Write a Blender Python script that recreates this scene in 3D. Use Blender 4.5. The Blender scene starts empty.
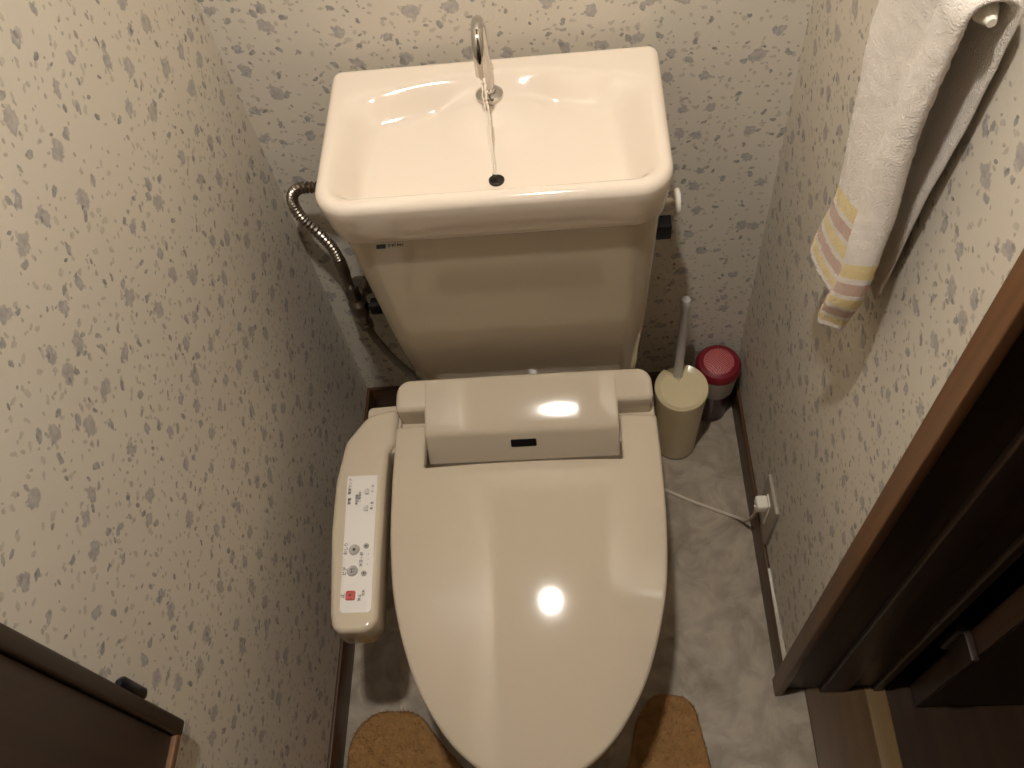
import bpy, bmesh, math, random
from mathutils import Vector, Matrix
random.seed(7)
C = bpy.context.scene.collection
PI = math.pi
SC = bpy.context.scene

# ------------------------------------------------------------------ helpers
def s2l(c):
    r = []
    for v in c:
        v = v / 255.0
        r.append(v / 12.92 if v <= 0.04045 else ((v + 0.055) / 1.055) ** 2.4)
    return (r[0], r[1], r[2], 1.0)

def mesh_obj(name, verts, faces, mat, parent=None, smooth=35, mats=None):
    me = bpy.data.meshes.new(name)
    me.from_pydata([tuple(v) for v in verts], [], faces)
    bm = bmesh.new(); bm.from_mesh(me)
    bmesh.ops.recalc_face_normals(bm, faces=bm.faces)
    bm.to_mesh(me); bm.free()
    return finish(name, me, mat, parent, smooth)

def finish(name, me, mat, parent=None, smooth=35):
    if parent is not None:
        w = parent
        off = Vector((0, 0, 0))
        while w is not None:
            off += Vector(w.location); w = w.parent
        me.transform(Matrix.Translation(-off))
    me.materials.append(mat)
    if smooth:
        for p in me.polygons: p.use_smooth = True
        me.set_sharp_from_angle(angle=math.radians(smooth))
    o = bpy.data.objects.new(name, me)
    C.objects.link(o)
    if parent is not None: o.parent = parent
    return o

def bm_obj(name, bm, mat, parent=None, smooth=35):
    me = bpy.data.meshes.new(name)
    bmesh.ops.recalc_face_normals(bm, faces=bm.faces)
    bm.to_mesh(me); bm.free()
    return finish(name, me, mat, parent, smooth)

def thing(name, label, cat, loc=(0, 0, 0), group=None):
    o = bpy.data.objects.new(name, None); C.objects.link(o)
    o.location = loc; o.empty_display_size = 0.05
    o['label'] = label; o['category'] = cat
    if group: o['group'] = group
    return o

def tag(o, label, cat):
    o['label'] = label; o['category'] = cat; return o

def struct(o):
    o['kind'] = 'structure'; return o

class G:
    """collects simple shapes into one mesh"""
    def __init__(s): s.v = []; s.f = []
    def add(s, vs, fs):
        n = len(s.v); s.v += [tuple(a) for a in vs]; s.f += [tuple(i + n for i in f) for f in fs]
    def box(s, x0, x1, y0, y1, z0, z1, b=0.0):
        bm = bmesh.new()
        bmesh.ops.create_cube(bm, size=1)
        for v in bm.verts:
            v.co = Vector(((x0 + x1) / 2 + v.co.x * (x1 - x0), (y0 + y1) / 2 + v.co.y * (y1 - y0), (z0 + z1) / 2 + v.co.z * (z1 - z0)))
        if b > 0:
            bmesh.ops.bevel(bm, geom=list(bm.edges), offset=b, segments=3, affect='EDGES', profile=0.5)
        bm.verts.index_update()
        s.add([v.co.copy() for v in bm.verts], [[v.index for v in f.verts] for f in bm.faces]); bm.free()
    def loft(s, rings, caps=True, closed=True, wrap=False):
        n = len(rings[0]); vs = [p for r in rings for p in r]; fs = []
        m = len(rings)
        for i in range(m if wrap else m - 1):
            a = i * n; b = ((i + 1) % m) * n
            for j in range(n if closed else n - 1):
                k = (j + 1) % n
                fs.append((a + j, a + k, b + k, b + j))
        if caps and not wrap:
            fs.append(tuple(range(n))); fs.append(tuple(range((m - 1) * n, m * n)))
        s.add(vs, fs)
    def tube(s, pts, r, seg=14, rfun=None, caps=True):
        pts = [Vector(p) for p in pts]; rings = []
        t0 = (pts[1] - pts[0]).normalized()
        up = Vector((0, 0, 1)) if abs(t0.z) < 0.9 else Vector((0, 1, 0))
        nrm = t0.cross(up).normalized()
        for i, p in enumerate(pts):
            t = (pts[min(i + 1, len(pts) - 1)] - pts[max(i - 1, 0)]).normalized()
            nrm = (nrm - t * nrm.dot(t)).normalized(); bn = t.cross(nrm)
            rr = rfun(i) if rfun else r
            rings.append([p + (nrm * math.cos(2 * PI * k / seg) + bn * math.sin(2 * PI * k / seg)) * rr for k in range(seg)])
        s.loft(rings, caps)
    def lathe(s, prof, c=(0, 0), seg=40, caps=True, M=None):
        rings = []
        for (r, z) in prof:
            ring = [Vector((c[0] + r * math.cos(2 * PI * k / seg), c[1] + r * math.sin(2 * PI * k / seg), z)) for k in range(seg)]
            if M is not None: ring = [M @ p for p in ring]
            rings.append(ring)
        s.loft(rings, caps)
    def build(s, name, mat, parent=None, smooth=35):
        return mesh_obj(name, s.v, s.f, mat, parent, smooth)

def catmull(pts, n=10):
    pts = [Vector(p) for p in pts]; out = []
    P = [pts[0] * 2 - pts[1]] + pts + [pts[-1] * 2 - pts[-2]]
    for i in range(1, len(P) - 2):
        a, b, c, d = P[i - 1], P[i], P[i + 1], P[i + 2]
        for k in range(n):
            t = k / n
            out.append(0.5 * ((2 * b) + (c - a) * t + (2 * a - 5 * b + 4 * c - d) * t * t + (3 * b - a - 3 * c + d) * t ** 3))
    out.append(pts[-1]); return out

def round_poly(corners, n=6):
    """corners: (x, y, r) -> list of 2D points with rounded corners"""
    out = []; m = len(corners)
    for i in range(m):
        x, y, r = corners[i]
        p = Vector((x, y)); a = Vector(corners[i - 1][:2]); b = Vector(corners[(i + 1) % m][:2])
        u = (a - p).normalized(); w = (b - p).normalized()
        ang = u.angle(w)
        if r <= 0 or abs(ang - PI) < 1e-3: out.append(p); continue
        d = r / math.tan(ang / 2)
        d = min(d, (a - p).length * 0.49, (b - p).length * 0.49)
        r2 = d * math.tan(ang / 2)
        c = p + (u + w).normalized() * (r2 / math.sin(ang / 2))
        s = p + u * d - c; e = p + w * d - c
        a0 = math.atan2(s.y, s.x); a1 = math.atan2(e.y, e.x); da = a1 - a0
        while da > PI: da -= 2 * PI
        while da < -PI: da += 2 * PI
        for k in range(n + 1):
            t = a0 + da * k / n
            out.append(c + Vector((math.cos(t), math.sin(t))) * r2)
    return out

def densify(poly, step=0.01):
    out = []
    for i in range(len(poly)):
        a = poly[i]; b = poly[(i + 1) % len(poly)]
        k = max(1, int((b - a).length / step))
        for j in range(k): out.append(a + (b - a) * j / k)
    return out

def area(poly):
    return sum(poly[i].x * poly[(i + 1) % len(poly)].y - poly[(i + 1) % len(poly)].x * poly[i].y for i in range(len(poly))) / 2

def inset(poly, d):
    out = []; n = len(poly)
    for i in range(n):
        a = poly[i - 1]; p = poly[i]; b = poly[(i + 1) % n]
        t1 = (p - a).normalized(); t2 = (b - p).normalized()
        n1 = Vector((-t1.y, t1.x)); n2 = Vector((-t2.y, t2.x))
        nn = (n1 + n2)
        if nn.length < 1e-6: nn = n1
        nn.normalize(); k = max(0.5, nn.dot(n1))
        out.append(p + nn * d / k)
    return out

def slab(poly, zb, zt, rt=0.006, rb=0.002, dome=None, grid=0.02, seg=5, whole=False):
    poly = list(poly)
    if area(poly) < 0: poly.reverse()
    rings = []
    for k in range(3):
        a = k / 2 * PI / 2
        rings.append([(p.x, p.y, zb + rb * (1 - math.sin(a))) for p in inset(poly, rb * (1 - math.cos(PI/2 - a) if False else rb and (1 - math.sin(a + 0)) * rb / rb))] if rb > 0 else [(p.x, p.y, zb) for p in poly])
        if rb <= 0: break
    if rb > 0:
        rings = []
        for k in range(4):
            a = k / 3 * PI / 2
            rings.append([(p.x, p.y, zb + rb * (1 - math.cos(a))) for p in inset(poly, rb * (1 - math.sin(a)))])
    for k in range(seg + 1):
        a = k / seg * PI / 2
        rings.append([(p.x, p.y, zt - rt * (1 - math.sin(a))) for p in inset(poly, rt * (1 - math.cos(a)))])
    g = G(); g.loft(rings)
    bm = bmesh.new()
    vs = [bm.verts.new(v) for v in g.v]
    for f in g.f: bm.faces.new([vs[i] for i in f])
    bmesh.ops.remove_doubles(bm, verts=bm.verts, dist=1e-6)
    if dome:
        xs = [p.x for p in poly]; ys = [p.y for p in poly]
        for ax, lo, hi in ((0, min(xs), max(xs)), (1, min(ys), max(ys))):
            k = max(1, int((hi - lo) / grid))
            for i in range(1, k):
                co = [0, 0, 0]; no = [0, 0, 0]; co[ax] = lo + (hi - lo) * i / k; no[ax] = 1
                bmesh.ops.bisect_plane(bm, geom=list(bm.verts) + list(bm.edges) + list(bm.faces), plane_co=co, plane_no=no)
        for v in bm.verts:
            v.co.z += dome(v.co.x, v.co.y) * (1.0 if whole else (v.co.z - zb) / (zt - zb))
    return bm

def sstep(t):
    t = max(0.0, min(1.0, t)); return t * t * (3 - 2 * t)

# ------------------------------------------------------------------ materials
def new_mat(name):
    m = bpy.data.materials.new(name); m.use_nodes = True
    nt = m.node_tree; b = nt.nodes['Principled BSDF']
    return m, nt, b

def N(nt, t, **kw):
    n = nt.nodes.new(t)
    for k, v in kw.items(): setattr(n, k, v)
    return n

def math_n(nt, op, a, b=None, c=None):
    n = N(nt, 'ShaderNodeMath', operation=op)
    for i, v in enumerate((a, b, c)):
        if v is None: continue
        if isinstance(v, (int, float)): n.inputs[i].default_value = v
        else: nt.links.new(v, n.inputs[i])
    return n.outputs[0]

def vmath(nt, op, a, b=None, scale=None):
    n = N(nt, 'ShaderNodeVectorMath', operation=op)
    for i, v in enumerate((a, b)):
        if v is None: continue
        if isinstance(v, tuple): n.inputs[i].default_value = v
        else: nt.links.new(v, n.inputs[i])
    if scale is not None: n.inputs['Scale'].default_value = scale
    return n.outputs['Value'] if op in ('LENGTH', 'DOT_PRODUCT') else n.outputs[0]

def mixc(nt, fac, a, b):
    n = N(nt, 'ShaderNodeMix', data_type='RGBA')
    L = nt.links
    if isinstance(fac, (int, float)): n.inputs[0].default_value = fac
    else: L.new(fac, n.inputs[0])
    for idx, v in ((6, a), (7, b)):
        if isinstance(v, tuple): n.inputs[idx].default_value = v
        else: L.new(v, n.inputs[idx])
    return n.outputs[2]

def simple(name, col, rough=0.5, metal=0.0, coat=0.0, noise=0.0, nscale=40, spec=0.5, bump=0.0, trans=0.0, ior=1.45):
    m, nt, b = new_mat(name)
    c = s2l(col)
    tc = N(nt, 'ShaderNodeTexCoord')
    nz = N(nt, 'ShaderNodeTexNoise'); nz.inputs['Scale'].default_value = nscale; nz.inputs['Detail'].default_value = 4
    nt.links.new(tc.outputs['Object'], nz.inputs['Vector'])
    k = 1 - noise
    out = mixc(nt, nz.outputs['Fac'], (c[0] * k, c[1] * k, c[2] * k, 1), c)
    nt.links.new(out, b.inputs['Base Color'])
    b.inputs['Roughness'].default_value = rough
    b.inputs['Metallic'].default_value = metal
    b.inputs['Coat Weight'].default_value = coat
    b.inputs['Coat Roughness'].default_value = 0.04
    b.inputs['Specular IOR Level'].default_value = spec
    b.inputs['Transmission Weight'].default_value = trans
    b.inputs['IOR'].default_value = ior
    if bump > 0:
        bp = N(nt, 'ShaderNodeBump'); bp.inputs['Distance'].default_value = bump; bp.inputs['Strength'].default_value = 1
        nt.links.new(nz.outputs['Fac'], bp.inputs['Height']); nt.links.new(bp.outputs[0], b.inputs['Normal'])
    return m

def wallpaper(name, axis):
    m, nt, b = new_mat(name); L = nt.links
    geo = N(nt, 'ShaderNodeNewGeometry'); sp = N(nt, 'ShaderNodeSeparateXYZ'); L.new(geo.outputs['Position'], sp.inputs[0])
    cb = N(nt, 'ShaderNodeCombineXYZ')
    L.new(sp.outputs[axis], cb.inputs[0]); L.new(sp.outputs[2], cb.inputs[1])
    uv = cb.outputs[0]
    base = s2l((217, 209, 193))
    nb = N(nt, 'ShaderNodeTexNoise', noise_dimensions='2D'); nb.inputs['Scale'].default_value = 9
    L.new(uv, nb.inputs['Vector'])
    col = mixc(nt, nb.outputs['Fac'], s2l((211, 202, 187)), base)
    nz = N(nt, 'ShaderNodeTexNoise', noise_dimensions='2D'); nz.inputs['Scale'].default_value = 150; nz.inputs['Detail'].default_value = 3
    L.new(uv, nz.inputs['Vector'])
    dis = vmath(nt, 'SUBTRACT', nz.outputs['Color'], (0.5, 0.5, 0.5))
    def layer(col, scale, r, aspect, prob, dist, color, color2, off, strength, inner=None, vary=0.5):
        p = vmath(nt, 'ADD', vmath(nt, 'ADD', uv, off), vmath(nt, 'SCALE', dis, scale=dist))
        v = N(nt, 'ShaderNodeTexVoronoi', voronoi_dimensions='2D'); v.inputs['Scale'].default_value = scale; v.inputs['Randomness'].default_value = 0.82
        L.new(p, v.inputs['Vector'])
        loc = vmath(nt, 'SUBTRACT', p, v.outputs['Position'])
        sc = N(nt, 'ShaderNodeSeparateColor'); L.new(v.outputs['Color'], sc.inputs[0])
        rot = N(nt, 'ShaderNodeVectorRotate', rotation_type='Z_AXIS'); L.new(loc, rot.inputs['Vector'])
        L.new(math_n(nt, 'MULTIPLY', sc.outputs[0], 6.283), rot.inputs['Angle'])
        st = vmath(nt, 'MULTIPLY', rot.outputs[0], (1.0, aspect, 0.0))
        ln = vmath(nt, 'LENGTH', st)
        rad = math_n(nt, 'MULTIPLY', math_n(nt, 'MULTIPLY_ADD', sc.outputs[1], vary, 1 - vary * 0.6), r)
        q = math_n(nt, 'DIVIDE', ln, rad)
        mr = N(nt, 'ShaderNodeMapRange', interpolation_type='SMOOTHSTEP')
        mr.inputs['From Min'].default_value = 0.85; mr.inputs['From Max'].default_value = 1.1
        mr.inputs['To Min'].default_value = 1; mr.inputs['To Max'].default_value = 0
        L.new(q, mr.inputs['Value'])
        ex = math_n(nt, 'LESS_THAN', sc.outputs[2], prob)
        tex = N(nt, 'ShaderNodeMapRange'); tex.inputs['From Min'].default_value = 0.3; tex.inputs['From Max'].default_value = 0.75
        tex.inputs['To Min'].default_value = 0.55; tex.inputs['To Max'].default_value = 1
        L.new(nz.outputs['Fac'], tex.inputs['Value'])
        fac = math_n(nt, 'MULTIPLY', math_n(nt, 'MULTIPLY', mr.outputs[0], ex), math_n(nt, 'MULTIPLY', tex.outputs[0], strength))
        c = mixc(nt, sc.outputs[1], color, color2)
        if inner:
            c = mixc(nt, math_n(nt, 'LESS_THAN', q, 0.45), c, inner)
        return mixc(nt, fac, col, c)
    pale = s2l((166, 160, 148))
    col = layer(col, 55, 0.0042, 1.8, 0.62, 0.006, pale, s2l((180, 171, 154)), (1.3, 2.7, 0), 0.75)
    col = layer(col, 80, 0.0022, 1.5, 0.5, 0.004, s2l((142, 135, 125)), pale, (4.3, 1.7, 0), 0.85)
    col = layer(col, 20, 0.0094, 1.25, 0.8, 0.012, s2l((150, 144, 145)), s2l((164, 157, 152)), (0.31, 0.77, 0), 0.95, s2l((164, 157, 157)))
    col = layer(col, 25, 0.0056, 1.7, 0.74, 0.006, s2l((112, 110, 110)), s2l((148, 144, 140)), (3.1, 5.3, 0), 0.95)
    col = layer(col, 33, 0.0038, 1.8, 0.5, 0.003, s2l((106, 102, 99)), s2l((154, 146, 137)), (7.7, 9.1, 0), 0.95)
    L.new(col, b.inputs['Base Color'])
    b.inputs['Roughness'].default_value = 0.55
    b.inputs['Specular IOR Level'].default_value = 0.3
    n2 = N(nt, 'ShaderNodeTexNoise', noise_dimensions='2D'); n2.inputs['Scale'].default_value = 260; n2.inputs['Detail'].default_value = 3
    L.new(uv, n2.inputs['Vector'])
    bp = N(nt, 'ShaderNodeBump'); bp.inputs['Distance'].default_value = 0.0006; bp.inputs['Strength'].default_value = 0.5
    L.new(n2.outputs['Fac'], bp.inputs['Height']); L.new(bp.outputs[0], b.inputs['Normal'])
    return m

def wood(name, c1, c2, axis=2, rough=0.4, scale=1.0):
    m, nt, b = new_mat(name); L = nt.links
    geo = N(nt, 'ShaderNodeNewGeometry'); mp = N(nt, 'ShaderNodeMapping')
    s = [60 * scale, 60 * scale, 60 * scale]; s[axis] = 2.5 * scale
    mp.inputs['Scale'].default_value = s
    L.new(geo.outputs['Position'], mp.inputs[0])
    nz = N(nt, 'ShaderNodeTexNoise'); nz.inputs['Scale'].default_value = 1.2; nz.inputs['Detail'].default_value = 6; nz.inputs['Distortion'].default_value = 0.6
    L.new(mp.outputs[0], nz.inputs['Vector'])
    mr = N(nt, 'ShaderNodeMapRange'); mr.inputs['From Min'].default_value = 0.3; mr.inputs['From Max'].default_value = 0.7
    L.new(nz.outputs['Fac'], mr.inputs['Value'])
    L.new(mixc(nt, mr.outputs[0], s2l(c1), s2l(c2)), b.inputs['Base Color'])
    b.inputs['Roughness'].default_value = rough
    bp = N(nt, 'ShaderNodeBump'); bp.inputs['Distance'].default_value = 0.0004; bp.inputs['Strength'].default_value = 0.4
    L.new(nz.outputs['Fac'], bp.inputs['Height']); L.new(bp.outputs[0], b.inputs['Normal'])
    return m

def vinyl():
    m, nt, b = new_mat('floor_vinyl'); L = nt.links
    geo = N(nt, 'ShaderNodeNewGeometry')
    n0 = N(nt, 'ShaderNodeTexNoise'); n0.inputs['Scale'].default_value = 14; n0.inputs['Detail'].default_value = 5; n0.inputs['Roughness'].default_value = 0.65; n0.inputs['Distortion'].default_value = 1.2
    L.new(geo.outputs['Position'], n0.inputs['Vector'])
    v = N(nt, 'ShaderNodeTexVoronoi', feature='SMOOTH_F1'); v.inputs['Scale'].default_value = 38; v.inputs['Smoothness'].default_value = 0.6
    p = vmath(nt, 'ADD', geo.outputs['Position'], vmath(nt, 'SCALE', vmath(nt, 'SUBTRACT', n0.outputs['Color'], (0.5, 0.5, 0.5)), scale=0.05))
    L.new(p, v.inputs['Vector'])
    mr = N(nt, 'ShaderNodeMapRange'); mr.inputs['From Min'].default_value = 0.3; mr.inputs['From Max'].default_value = 0.7
    L.new(n0.outputs['Fac'], mr.inputs['Value'])
    c = mixc(nt, mr.outputs[0], s2l((128, 115, 97)), s2l((184, 169, 148)))
    sp = N(nt, 'ShaderNodeSeparateColor'); L.new(v.outputs['Color'], sp.inputs[0])
    c = mixc(nt, math_n(nt, 'MULTIPLY', sp.outputs[0], 0.42), c, s2l((192, 179, 159)))
    mr2 = N(nt, 'ShaderNodeMapRange'); mr2.inputs['From Min'].default_value = 0.5; mr2.inputs['From Max'].default_value = 0.9
    L.new(v.outputs['Distance'], mr2.inputs['Value'])
    c = mixc(nt, math_n(nt, 'MULTIPLY', mr2.outputs[0], 0.5), c, s2l((124, 112, 96)))
    L.new(c, b.inputs['Base Color']); b.inputs['Roughness'].default_value = 0.5
    bp = N(nt, 'ShaderNodeBump'); bp.inputs['Distance'].default_value = 0.001; bp.inputs['Strength'].default_value = 0.4
    L.new(v.outputs['Distance'], bp.inputs['Height']); L.new(bp.outputs[0], b.inputs['Normal'])
    return m

M_wpx = wallpaper('floral_wallpaper_side', 1)
M_wpy = wallpaper('floral_wallpaper_back', 0)
M_floor = vinyl()
M_wood = wood('dark_wood', (100, 68, 42), (126, 88, 56), 2, 0.42)
M_woodd = wood('darker_wood', (40, 27, 18), (57, 40, 27), 2, 0.42)
M_woody = wood('dark_wood_lengthwise', (66, 43, 27), (100, 68, 42), 1, 0.45)
M_woodx = wood('hall_floorboards', (48, 33, 20), (64, 45, 28), 1, 0.35, 0.6)
M_sill = wood('sill_wood', (84, 63, 40), (100, 76, 50), 1, 0.45, 0.8)
M_cer = simple('ivory_ceramic', (238, 223, 205), 0.09, coat=0.3, noise=0.02, nscale=5)
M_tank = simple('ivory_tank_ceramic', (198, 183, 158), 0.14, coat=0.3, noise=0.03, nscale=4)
M_pla = simple('beige_plastic', (203, 188, 165), 0.08, coat=0.2, noise=0.02, nscale=6)
M_chrome = simple('chrome', (205, 200, 195), 0.09, metal=1.0)
M_steel = simple('corrugated_steel', (150, 140, 128), 0.28, metal=1.0, noise=0.15)
M_black = simple('black_plastic', (16, 16, 20), 0.3)
M_navy = simple('dark_navy_plastic', (14, 18, 34), 0.4)
M_white = simple('white_plastic', (236, 230, 214), 0.3, noise=0.02)
M_label = simple('label_white', (232, 226, 218), 0.35, noise=0.01)
M_ink = simple('grey_ink', (70, 64, 62), 0.5)
M_btn = simple('button_grey', (176, 170, 162), 0.25, noise=0.05)
M_btnw = simple('button_white', (216, 210, 202), 0.25, noise=0.03)
M_red = simple('button_red', (196, 92, 88), 0.3, noise=0.05)
M_cord = simple('cord_white', (214, 202, 182), 0.5)
M_greyhose = simple('grey_hose', (118, 108, 94), 0.5, noise=0.1)
M_brush = simple('cream_plastic', (226, 208, 166), 0.2, noise=0.04, nscale=20)
M_brushh = simple('grey_white_handle', (206, 200, 194), 0.35, noise=0.03)
M_canred = simple('red_cap', (124, 26, 38), 0.35, noise=0.1)
M_cancol = simple('grey_collar', (190, 182, 172), 0.45, noise=0.05)
M_hole = simple('drain_hole_shade', (30, 20, 16), 0.4)
M_caulk = simple('white_filler', (228, 222, 208), 0.7, noise=0.1, nscale=200, bump=0.001)
M_hall = simple('hall_wall', (92, 78, 64), 0.8, noise=0.1)
M_ceil = simple('ceiling_boards', (140, 120, 98), 0.8, noise=0.03)
M_glass, _nt, _b = new_mat('clear_water')
_b.inputs['Transmission Weight'].default_value = 1; _b.inputs['Roughness'].default_value = 0.02; _b.inputs['IOR'].default_value = 1.33
_b.inputs['Base Color'].default_value = (1, 1, 1, 1)

# plum / clear jar: vertical bands of its printed sleeve
M_jar, nt, b = new_mat('plum_jar_sleeve')
tc = N(nt, 'ShaderNodeTexCoord'); sp = N(nt, 'ShaderNodeSeparateXYZ'); nt.links.new(tc.outputs['Object'], sp.inputs[0])
ang = math_n(nt, 'ARCTAN2', sp.outputs[1], sp.outputs[0])
f = math_n(nt, 'GREATER_THAN', math_n(nt, 'SINE', math_n(nt, 'MULTIPLY_ADD', ang, 3.0, 1.9)), 0.1)
nt.links.new(mixc(nt, f, s2l((62, 22, 40)), s2l((118, 102, 104))), b.inputs['Base Color']); b.inputs['Roughness'].default_value = 0.25

# mesh-like pattern on the red cap
M_capmesh, nt, b = new_mat('red_cap_mesh')
tc = N(nt, 'ShaderNodeTexCoord')
ck = N(nt, 'ShaderNodeTexChecker'); ck.inputs['Scale'].default_value = 420
nt.links.new(tc.outputs['Object'], ck.inputs['Vector'])
nt.links.new(mixc(nt, ck.outputs['Fac'], s2l((150, 44, 56)), s2l((196, 118, 112))), b.inputs['Base Color']); b.inputs['Roughness'].default_value = 0.5

# towel terry
M_towel, nt, b = new_mat('terry_towel'); L = nt.links
at = N(nt, 'ShaderNodeAttribute', attribute_name='hem'); v = at.outputs['Fac']
nz = N(nt, 'ShaderNodeTexNoise'); nz.inputs['Scale'].default_value = 650; nz.inputs['Detail'].default_value = 4
tc = N(nt, 'ShaderNodeTexCoord'); L.new(tc.outputs['Object'], nz.inputs['Vector'])
vv = math_n(nt, 'ADD', v, math_n(nt, 'MULTIPLY', math_n(nt, 'SUBTRACT', nz.outputs['Fac'], 0.5), 0.004))
white = s2l((224, 214, 203)); yel = s2l((222, 200, 142)); brn = s2l((194, 160, 142))
c = white
for lo, hi, cc in ((0.012, 0.024, yel), (0.030, 0.045, brn), (0.052, 0.067, yel), (0.073, 0.088, brn), (0.095, 0.112, yel)):
    inb = math_n(nt, 'MULTIPLY', math_n(nt, 'GREATER_THAN', vv, lo), math_n(nt, 'LESS_THAN', vv, hi))
    c = mixc(nt, inb, c, cc)
L.new(c, b.inputs['Base Color']); b.inputs['Roughness'].default_value = 0.95; b.inputs['Specular IOR Level'].default_value = 0.1
b.inputs['Sheen Weight'].default_value = 0.3
bp = N(nt, 'ShaderNodeBump'); bp.inputs['Distance'].default_value = 0.002; bp.inputs['Strength'].default_value = 0.9
L.new(nz.outputs['Fac'], bp.inputs['Height']); L.new(bp.outputs[0], b.inputs['Normal'])

M_mat = simple('tan_pile', (186, 142, 90), 0.95, noise=0.45, nscale=70, spec=0.1, bump=0.003)

# ------------------------------------------------------------------ the room
XL, XR, HZ, DY = -0.352, 0.360, 2.16, -0.559
YF = -1.55
def sbox(name, dims, mat, b=0.0):
    g = G(); g.box(*dims, b); return struct(g.build(name, mat, None, 30 if b else 0))
sbox('floor', (XL - 0.1, XR + 0.036, YF - 0.1, 0.1, -0.08, 0.0), M_floor)
sbox('wall_back', (XL - 0.1, 0.515, 0.0, 0.1, 0.0, HZ), M_wpy)
sbox('wall_left', (XL - 0.1, XL, YF - 0.1, 0.0, 0.0, HZ), M_wpx)
g = G(); g.box(XR, 0.515, DY, 0.0, 0, HZ); g.box(XR, 0.515, -1.30, DY, 1.95, HZ); g.box(XR, 0.515, YF - 0.1, -1.30, 0, HZ)
struct(g.build('wall_right', M_wpx, None, 0))
sbox('wall_front', (XL, XR, YF - 0.1, YF, 0, HZ), M_woodd)
sbox('ceiling', (XL - 0.1, 0.515, YF - 0.1, 0.1, HZ, HZ + 0.08), M_ceil)
BB = 0.073; BT = 0.006
sbox('baseboard_left', (XL, XL + BT, YF, 0, 0, BB), M_woody, 0.0015)
sbox('baseboard_back', (XL + BT, XR - BT, -BT, 0, 0, BB), wood('dark_wood_crosswise', (66, 43, 27), (100, 68, 42), 0, 0.45), 0.0015)
br = sbox('baseboard_right', (XR - BT, XR, DY, 0, 0, BB), M_woody, 0.0015)
# ragged white filler where the paper meets the baseboard
bm = bmesh.new(); prev = None
n = 46
for i in range(n + 1):
    y = -0.40 - 0.155 * i / n
    w = 0.0012 + 0.012 * sstep((i - 6) / 30) * (0.5 + 0.7 * random.random())
    a = bm.verts.new((XR - 0.0003, y, BB + w)); c_ = bm.verts.new((XR - 0.0035, y, BB + w * 0.4)); d_ = bm.verts.new((XR - 0.0045, y, BB - 0.0005))
    if prev: bm.faces.new((prev[0], a, c_, prev[1])); bm.faces.new((prev[1], c_, d_, prev[2]))
    prev = (a, c_, d_)
bm_obj('filler', bm, M_caulk, br)

# door frame (right), threshold, hall
g = G()
g.box(XR - 0.012, XR, DY - 0.027, DY, 0.0, 1.97, 0.0015)            # casing on the room side
g.box(XR, 0.515, DY - 0.014, DY, 0.0, 1.95, 0.0015)
struct(g.build('trim_1', M_wood, None, 30))
g = G(); g.box(XR + 0.0005, 0.5145, DY - 0.0165, DY - 0.0142, 0.0, 1.948)
g.box(0.418, 0.462, DY - 0.024, DY - 0.0142, 0.0, 1.948, 0.003)
g.box(0.500, 0.515, DY - 0.024, DY - 0.0142, 0.0, 1.948, 0.003)
struct(g.build('trim_2', M_woodd, None, 30))
g = G(); g.box(XR - 0.012, 0.515, -1.30, -1.284, 0, 1.95, 0.0015); g.box(XR - 0.012, 0.515, -1.30, DY, 1.934, 1.95, 0.0015)
g.box(XR - 0.012, XR, -1.32, -1.30, 0, 1.97, 0.0015); g.box(XR - 0.012, XR, -1.32, DY - 0.02, 1.95, 1.975, 0.0015)
struct(g.build('trim_3', M_wood, None, 30))
g = G(); g.box(0.396, 0.500, -1.30, DY, -0.03, 0.003, 0.002)
struct(g.build('trim_4', M_sill, None, 30))
g = G(); g.box(0.488, 0.520, -1.30, DY - 0.02, -0.02, 0.006, 0.002)
struct(g.build('trim_5', wood('pale_sill_wood', (116, 92, 56), (134, 106, 68), 1, 0.45, 0.8), None, 30))
sbox('floor_hall', (0.50, 1.75, -2.2, 0.1, -0.08, -0.002), M_woodx)
g = G(); g.box(0.515, 1.75, 0.0, 0.1, 0, HZ); g.box(1.65, 1.75, -2.2, 0, 0, HZ); g.box(0.515, 1.65, -2.2, -2.1, 0, HZ)
struct(g.build('wall_hall', M_hall, None, 0))
sbox('ceiling_hall', (0.515, 1.75, -2.2, 0.1, HZ, HZ + 0.08), M_hall)

# open door leaf in the hall
d = thing('hinged_door', 'dark brown wooden door standing open in the hallway beyond the right doorway', 'door', (0.58, -0.59, 0))
g = G(); g.box(0.5625, 1.12, -0.608, -0.574, 0.004, 1.93, 0.001); g.build('door_leaf', M_woodd, d)
g = G(); g.box(0.559, 0.5625, -0.6075, -0.5745, 0.004, 1.93, 0.0005); g.build('edge_strip', wood('door_edge_wood', (66, 47, 31), (84, 61, 41), 2, 0.5), d)['label'] = 'lighter brown hinge edge of the door'
for z in (0.255, 1.65):
    g = G(); g.box(0.548, 0.559, -0.615, -0.568, z - 0.035, z + 0.035, 0.002)
    g.tube([(0.546, -0.574, z - 0.038), (0.546, -0.574, z + 0.038)], 0.006)
    g.build('hinge', M_woodd, d)['label'] = 'dark hinge'

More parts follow.
